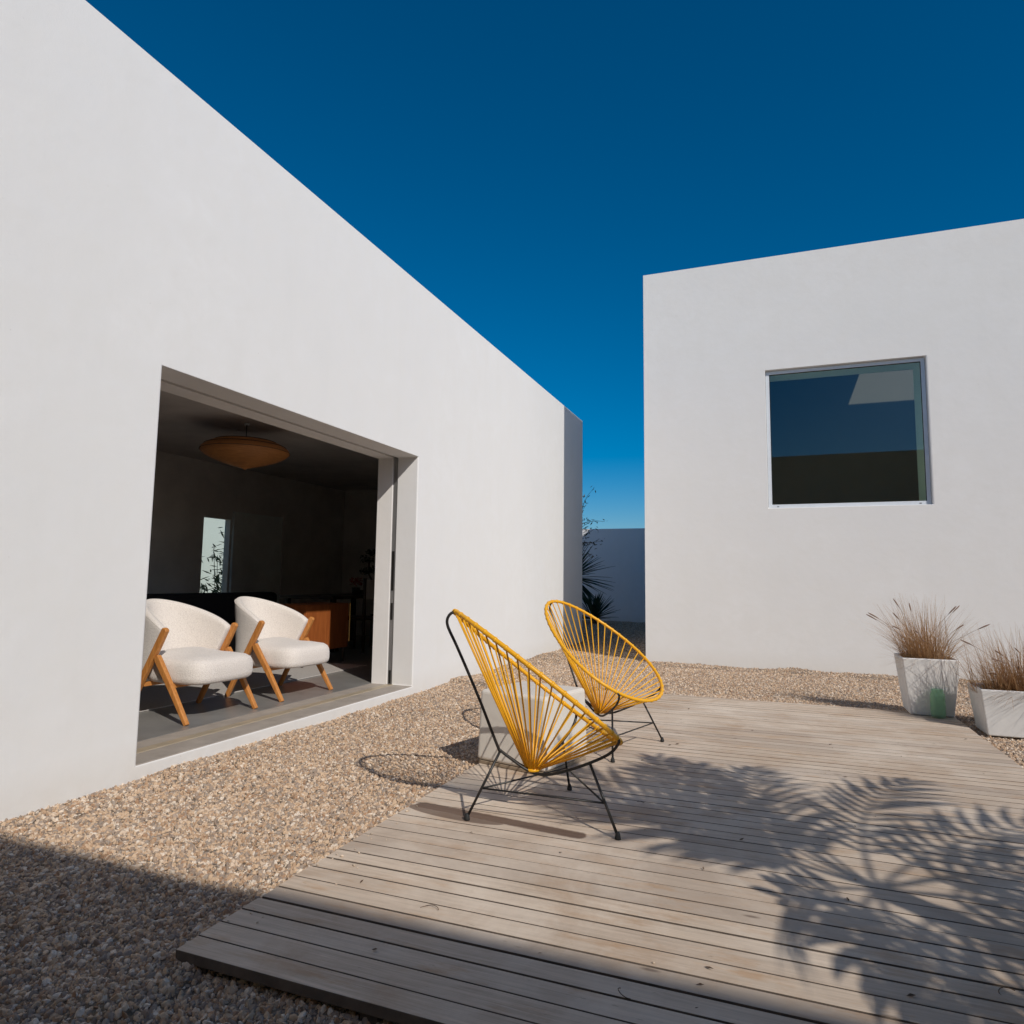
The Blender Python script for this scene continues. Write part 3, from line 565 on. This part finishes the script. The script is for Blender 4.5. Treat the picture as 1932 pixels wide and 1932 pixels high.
MB().tube([(0, 0, -0.16), (0, 0, 0)], 0.004, 6).build("cord", M['black'], lp); MB().lathe([(0.0, -0.02), (0.025, -0.02), (0.028, -0.001), (0.0, -0.001)], 20).build("canopy", M['whitealu'], lp)
sf = empty("sofa", (-5.75, 5.9, FZ+0.012), label="low black sofa behind the two cream armchairs", cat="sofa")
MB().box(-0.45, 0.45, -1.25, 1.2, 0.12, 0.42).build("seat", M['sofa'], sf, bevel=0.05, seg=3); MB().box(-0.45, -0.2, -1.25, 1.2, 0.425, 0.80).build("backrest", M['sofa'], sf, bevel=0.06, seg=3)
for y in (-1.30, 1.05): MB().box(-0.45, 0.45, y, y+0.2, 0.13, 0.60).build("armrest", M['sofa'], sf, bevel=0.05, seg=3)
for x in (-0.38, 0.38):
    for y in (-1.2, 1.15): MB().box(x-0.02, x+0.02, y-0.02, y+0.02, 0, 0.12).build("leg", M['black'], sf)
cb = empty("wooden_cabinet", (-5.05, 6.62, FZ+0.001), label="orange-brown wooden cabinet in the room with a sunlit patch on its front", cat="cabinet")
MB().box(-0.2, 0.2, -0.40, 0.42, 0.17, 0.70).build("body", M['cabinet'], cb, bevel=0.006); MB().box(0.201, 0.215, -0.39, 0.0, 0.18, 0.69).build("door", M['cabinet'], cb, bevel=0.003); MB().box(0.201, 0.215, 0.004, 0.41, 0.18, 0.69).build("door", M['cabinet'], cb, bevel=0.003)
for y in (-0.37, 0.39): MB().tube([(0.17, y, 0), (0.17, y, 0.17)], 0.014, 10).build("leg", M['darkwood'], cb); MB().tube([(-0.17, y, 0), (-0.17, y, 0.17)], 0.014, 10).build("leg", M['darkwood'], cb)
MB().tube([(0.23, 0.415, 0.24), (0.23, 0.415, 0.70)], 0.010, 10).build("brass_edge", M['brass'], cb)
tb = empty("dining_table", (-6.0, 8.6, FZ+0.001), label="dark dining table deep in the dim room", cat="table")
MB().box(-0.45, 0.45, -0.9, 0.9, 0.71, 0.75).build("tabletop", M['darkwood'], tb, bevel=0.004)
for x in (-0.38, 0.38):
    for y in (-0.8, 0.8): MB().box(x-0.03, x+0.03, y-0.03, y+0.03, 0, 0.71).build("leg", M['darkwood'], tb)
def dchair():
    rt = empty("dining_chair", (0, 0, 0), cat="chair", group="dining chairs in the dim room")
    MB().box(-0.22, 0.22, -0.22, 0.22, 0.43, 0.47).build("seat", M['darkwood'], rt, bevel=0.006); MB().box(0.20, 0.235, -0.19, 0.19, 0.72, 0.98).build("backrest", M['inceil'], rt, bevel=0.006)
    for x in (-0.2, 0.215):
        for y in (-0.2, 0.2): MB().box(x-0.016, x+0.016, y-0.016, y+0.016, 0, 1.0 if x > 0 else 0.43).build("leg", M['darkwood'], rt)
    return rt
dc1 = dchair(); dc2 = copy_tree(dc1); dc1.location = (-5.4, 8.1, FZ+0.001); dc2.location = (-5.4, 8.95, FZ+0.001)
dc1['label'] = "dining chair with pale back at the dark table, nearer the narrow window"; dc2['label'] = "dining chair with pale back at the dark table, nearer the door jamb"
bn = empty("bonsai_tree", (-6.05, 9.35, FZ+0.752), label="small bonsai tree in a flat pot on the dining table", cat="bonsai")
block(0.12, 0.15, 0, 0.06).build("pot", M['darkwood'], bn, bevel=0.006); MB().tube(catmull([(0, 0, 0.05), (0.02, 0.05, 0.18), (-0.03, 0.02, 0.32), (0.01, -0.05, 0.5)]), 0.014, 8).build("trunk", M['bark'], bn, True)
def leaf_cloud(mb, n, cen, rad, size, flat=0.6):
    for _ in range(n):
        d = Vector(rng.normal(size=3)); d.normalize(); p = Vector(cen)+Vector((d.x*rad, d.y*rad, d.z*rad*flat))*random.random()**0.5; a_ = Vector(rng.normal(size=3)).normalized(); b_ = a_.orthogonal().normalized(); s_ = size*random.uniform(0.6, 1.3)
        mb.add([p-a_*s_, p+b_*s_*0.35, p+a_*s_, p-b_*s_*0.35], [(0, 1, 2, 3)], random.random())
fo = MB()
for c_, r_ in (((0.0, -0.08, 0.55), 0.14), ((-0.02, 0.1, 0.38), 0.11), ((0.02, -0.15, 0.36), 0.10), ((0.0, 0.02, 0.66), 0.10)): leaf_cloud(fo, 90, c_, r_, 0.025)
fo.build("foliage", M['yucca'], bn)
fl = empty("flower_pot", (-5.9, 8.75, FZ+0.752), label="red flowering plant in a small pot on the dining table", cat="plant")
MB().lathe([(0.0, 0), (0.05, 0), (0.065, 0.11), (0.055, 0.11), (0.0, 0.09)], 18).build("pot", M['darkwood'], fl, True); fo = MB(); leaf_cloud(fo, 90, (0, 0, 0.2), 0.12, 0.022); fo.build("flowers", M['red'], fl)

# ------------------------------------------------------------------ planters, dry grass, green jar
def planter(name, loc, hx0, hy0, hx1, hy1, h, label):
    rt = empty(name, loc, label=label, cat="planter", group="white planters of dry grass"); t = 0.022
    vs = []
    for (hx, hy, z) in ((hx0, hy0, 0), (hx1, hy1, h), (hx1-t, hy1-t, h), (hx1-t-0.006, hy1-t-0.006, h-0.06)): vs += [(-hx, -hy, z), (hx, -hy, z), (hx, hy, z), (-hx, hy, z)]
    fs = [(3, 2, 1, 0)] + [(k*4+i, k*4+(i+1) % 4, k*4+4+(i+1) % 4, k*4+4+i) for k in range(3) for i in range(4)]
    MB().add(vs, fs).build("pot", M['planter'], rt, bevel=0.012, seg=3)
    q = hx1-t-0.008, hy1-t-0.008; MB().box(-q[0], q[0], -q[1], q[1], h-0.08, h-0.045).build("soil", M['soil'], rt)
    return rt
def dry_grass(name, loc, rx, ry, nb, L0, L1, lean, heads, label, seed):
    rd = random.Random(seed); rt = empty(name, loc, label=label, cat="grass", group="clumps of dry fountain grass"); mb = MB()
    def arc(base, az_, tilt, L_, droop, k=7):
        pts = []; d = Vector((math.cos(az_)*math.sin(tilt), math.sin(az_)*math.sin(tilt), math.cos(tilt))); p = Vector(base)
        for i in range(k+1): pts.append(p.copy()); d = (d+Vector((0, 0, -droop))+Vector((math.cos(az_), math.sin(az_), 0))*droop*0.4).normalized(); p = p+d*L_/k
        return pts
    def blade(pts, w0, tint):
        vs = []; k = len(pts)-1; side = (pts[-1]-pts[0]).cross(Vector((0, 0, 1))); side = side.normalized() if side.length > 1e-5 else Vector((1, 0, 0))
        tw = rd.uniform(-0.8, 0.8)
        for i, p in enumerate(pts):
            w_ = w0*(1-0.85*i/k); s_ = side*math.cos(tw)+Vector((0, 0, 1)).cross(side)*math.sin(tw); vs += [p-s_*w_, p+s_*w_]
        mb.add(vs, [(2*i, 2*i+1, 2*i+3, 2*i+2) for i in range(k)], tint)
    for _ in range(nb):
        bx, by = rd.gauss(0, rx*0.45), rd.gauss(0, ry*0.45); bx = max(-rx, min(rx, bx)); by = max(-ry, min(ry, by))
        az_ = math.atan2(by+lean[1]*rd.random()*rx, bx+lean[0]*rd.random()*rx)+rd.gauss(0, 0.6); tl = abs(rd.gauss(0.45, 0.50)); L_ = rd.uniform(L0, L1)*(1.0 if tl < 0.8 else 0.75)
        blade(arc((bx, by, 0), az_, min(tl, 1.5), L_, rd.uniform(0.01, 0.11)), rd.uniform(0.0011, 0.0026), rd.random())
    mb.build("blades", M['grass'], rt, kind='stuff')
    for _ in range(heads):
        az_ = rd.uniform(0, 6.28); pts = arc((rd.uniform(-rx, rx)*0.5, rd.uniform(-ry, ry)*0.5, 0), az_, rd.uniform(0.25, 0.85), rd.uniform(L1*0.7, L1*1.1), rd.uniform(0.02, 0.09), 9)
        m = MB().tube(pts, [0.0011]*len(pts), 4); hb = [pts[-3].lerp(pts[-2], 0.5), pts[-2], pts[-2].lerp(pts[-1], .5), pts[-2].lerp(pts[-1], .8), pts[-1]]; m.tube(hb, [0.0018, 0.0048, 0.0055, 0.004, 0.001], 6); m.build("seed_head", M['seed'], rt, True)
    return rt
planter("square_planter", (1.168, 6.575, DZ+0.001), 0.155, 0.165, 0.205, 0.205, 0.455, "tall tapered white planter behind the green jar at the deck corner")
dry_grass("fountain_grass", (1.16, 6.575, DZ+0.411), 0.16, 0.15, 1050, 0.22, 0.60, (-0.6, -0.3), 12, "dry fountain grass growing in the tall tapered white planter", 3)
planter("trough_planter", (1.83, 6.12, 0.012), 0.40, 0.155, 0.44, 0.19, 0.335, "low wide white planter cut off by the right picture edge")
dry_grass("fountain_grass", (1.72, 6.10, 0.30), 0.32, 0.14, 1700, 0.20, 0.55, (-0.3, -0.4), 12, "dry fountain grass growing in the low wide white planter", 8)
jr = empty("green_jar", (1.197, 6.345, DZ+0.001), label="green glass jar standing on the deck against the tall planter", cat="jar")
pr = [(0.0, 0.004), (0.042, 0.004), (0.050, 0.010), (0.052, 0.03), (0.052, 0.17), (0.050, 0.185), (0.043, 0.197), (0.041, 0.203), (0.043, 0.206), (0.043, 0.222), (0.041, 0.224), (0.037, 0.222), (0.037, 0.204), (0.047, 0.182), (0.048, 0.02), (0.0, 0.012)]
MB().lathe(pr, 28).build("glass_body", M['jar'], jr, True)

# ------------------------------------------------------------------ plants behind the corner
def sword_plant(name, loc, n, L0, label, seed, trunk_h=0.0, zmin=-0.5):
    rd = random.Random(seed); rt = empty(name, loc, label=label, cat="yucca"); 
    if trunk_h: MB().tube([(0, 0, -0.1), (0.02, 0.01, trunk_h*0.5), (0, 0, trunk_h)], [0.09, 0.07, 0.07], 10).build("trunk", M['bark'], rt, True)
    for i in range(n):
        az_ = i*2.39996+rd.uniform(-0.2, 0.2); e_ = rd.uniform(zmin, 1.35); L_ = L0*rd.uniform(0.8, 1.1); d = Vector((math.cos(az_)*math.cos(e_), math.sin(az_)*math.cos(e_), math.sin(e_))); sd = d.cross(Vector((0, 0, 1))).normalized(); up = sd.cross(d)
        vs = []; b_ = Vector((0, 0, trunk_h))
        for t, w_ in ((0, 0.014), (0.25, 0.034), (0.55, 0.033), (0.85, 0.015), (1.0, 0.001)):
            p = b_+d*L_*t+Vector((0, 0, -0.10*L_*t*t)); vs += [p-sd*w_+up*w_*0.35, p-up*0.004, p+sd*w_+up*w_*0.35]
        m = MB().add(vs, [(3*k+j, 3*k+j+1, 3*k+4+j, 3*k+3+j) for k in range(4) for j in range(2)], rd.random()); m.build("leaf", M['yucca'], rt)
    return rt
sword_plant("yucca", (-4.70, 16.3, 0.0), 130, 1.08, "tall dark yucca half hidden behind the shaded house corner", 4, 1.15, -0.9)
sword_plant("yucca", (-4.28, 16.9, 0.0), 60, 0.80, "small dark yucca rosette on the ground before the far garden wall", 5, 0.12, 0.0)
def small_tree(name, loc, label):
    rd = random.Random(12); rt = empty(name, loc, label=label, cat="tree"); tr = MB(); cr = MB()
    tr.tube([(0, 0, -0.1), (0.05, 0.02, 0.9), (0.0, 0.1, 1.7)], [0.09, 0.07, 0.05], 8)
    for i in range(84):
        az_ = rd.uniform(0, 6.28); z0 = rd.uniform(1.3, 2.1); L_ = rd.uniform(1.0, 1.75); e_ = rd.uniform(0.0, 1.2); d = Vector((math.cos(az_)*math.cos(e_), math.sin(az_)*math.cos(e_), math.sin(e_))); p = Vector((0, 0.05, z0)); pts = []
        for k in range(9): pts.append(p.copy()); d = (d+Vector((rd.gauss(0, .12), rd.gauss(0, .12), rd.gauss(-0.03, .1)))).normalized(); p = p+d*L_/8
        tr.tube(pts, [0.018*(1-k/9.5) for k in range(9)], 5)
        for k in range(2, 9):
            for _ in range(3 if k < 6 else 4):
                q = pts[k]+Vector((rd.gauss(0, .05), rd.gauss(0, .05), rd.gauss(0, .04))); a_ = (d+Vector((rd.gauss(0, .6), rd.gauss(0, .6), rd.gauss(0, .6)))).normalized(); b_ = a_.orthogonal().normalized(); s_ = rd.uniform(0.025, 0.06)
                cr.add([q-a_*s_, q+b_*s_*0.3, q+a_*s_, q-b_*s_*0.3], [(0, 1, 2, 3)], rd.random())
    tr.build("trunk", M['bark'], rt, True); cr.build("crown", M['treeleaf'], rt); return rt
small_tree("garden_tree", (-4.95, 15.2, 0.0), "twiggy garden tree reaching out from behind the shaded house corner")
bb = empty("bamboo_shrub", (-9.0, 8.6, 0.0), label="leafy bamboo shrub outside the narrow window of the room", cat="bamboo")
cu = MB(); lf = MB(); rd = random.Random(31)
for i in range(9):
    x, y = rd.gauss(0, .25), rd.gauss(0.45, .40); h_ = rd.uniform(0.9, 2.3); cu.tube([(x, y, -0.1), (x+rd.gauss(0, .1), y+rd.gauss(0, .1), h_)], 0.005, 6)
    for k in range(80):
        z = rd.uniform(0.3, 1.0)*h_; q = Vector((x+rd.gauss(0, .16), y+rd.gauss(0, .16), z)); a_ = Vector((rd.gauss(0, 1), rd.gauss(0, 1), rd.gauss(-.3, .5))).normalized(); b_ = a_.orthogonal().normalized(); s_ = rd.uniform(0.06, 0.11); lf.add([q-a_*s_, q+b_*s_*.16, q+a_*s_, q-b_*s_*.16], [(0, 1, 2, 3)], rd.random())
cu.build("stems", M['bark'], bb, True); lf.build("foliage", M['bamboo'], bb)

# ------------------------------------------------------------------ fan palm beside the deck, its shadow falls on the boards
def feather_palm():
    rd = random.Random(2); hC = 1.75; base = Vector((0.26+1.047*hC, 2.79-0.838*hC, 0)); rt = empty("palm", base, label="feather palm beyond the right picture edge, throwing its frond shadow on the deck", cat="palm")
    MB().tube([(0.02, 0.0, -0.1), (0.01, 0.01, 0.9), (0, 0, hC-0.05)], [0.075, 0.06, 0.065], 12).build("trunk", M['bark'], rt, True)
    spec = [(-58, 5, 1.05, 1.0), (-22, 10, 1.4, 0.6), (-2, 14, 1.4, 0.6), (24, 14, 1.5, 0.5), (50, 13, 1.6, 0.5), (73, 20, 1.5, 0.6), (102, 28, 1.35, 0.8), (128, 38, 1.2, 0.9), (156, 20, 1.1, 1.1),
            (186, -5, 0.85, 1.0), (218, -15, 0.85, 1.0), (250, -12, 0.7, 1.0), (36, 8, 1.5, 0.5), (112, 48, 1.2, 0.9), (10, 4, 1.45, 0.6), (175, 52, 1.0, 1.0), (-40, 0, 1.2, 0.8), (150, 65, 1.1, 0.9), (75, 66, 1.1, 0.9), (210, 75, 1.05, 0.8)]
    for az_, e_, L_, dr in spec:
        az_ = R(az_); e_ = R(e_); lf = MB(); tint = rd.random(); d = Vector((math.cos(az_)*math.cos(e_), math.sin(az_)*math.cos(e_), math.sin(e_))); p = Vector((0, 0, hC)); pts = []; ds = []; n = 20
        for i in range(n+1): pts.append(p.copy()); ds.append(d.copy()); d = (d+Vector((0, 0, -0.045*dr))).normalized(); p = p+d*L_/n
        lf.tube(pts, [0.010*(1-0.8*i/n) for i in range(n+1)], 5); lf.t = [tint]*len(lf.v)
        for i in range(4, n+1):
            t = (i-4)/(n-4); d = ds[i]; sd = d.cross(Vector((0, 0, 1))).normalized(); nr = sd.cross(d).normalized(); ll = 0.47*(0.55+0.45*math.sin(math.pi*min(1, t*0.9+0.12)))*(1-0.35*t**3)
            for s_ in (-1, 1):
                an = R(rd.uniform(48, 60)*(1-0.45*t)); dv = (d*math.cos(an)+sd*s_*math.sin(an)+nr*rd.uniform(-0.05, 0.25)).normalized(); cs = dv.cross(nr).normalized(); vs = []
                for q, ww in ((0.0, 0.35), (0.3, 1.0), (0.65, 0.75), (1.0, 0.04)):
                    c_ = pts[i]+dv*ll*q+Vector((0, 0, -0.22*ll*q*q)); vs += [c_-cs*0.021*ww, c_+nr*-0.003*ww, c_+cs*0.021*ww]
                lf.add(vs, [(3*k+j, 3*k+j+1, 3*k+4+j, 3*k+3+j) for k in range(3) for j in range(2)], tint)
        lf.build("frond", M['palm'], rt)
    return rt
feather_palm()
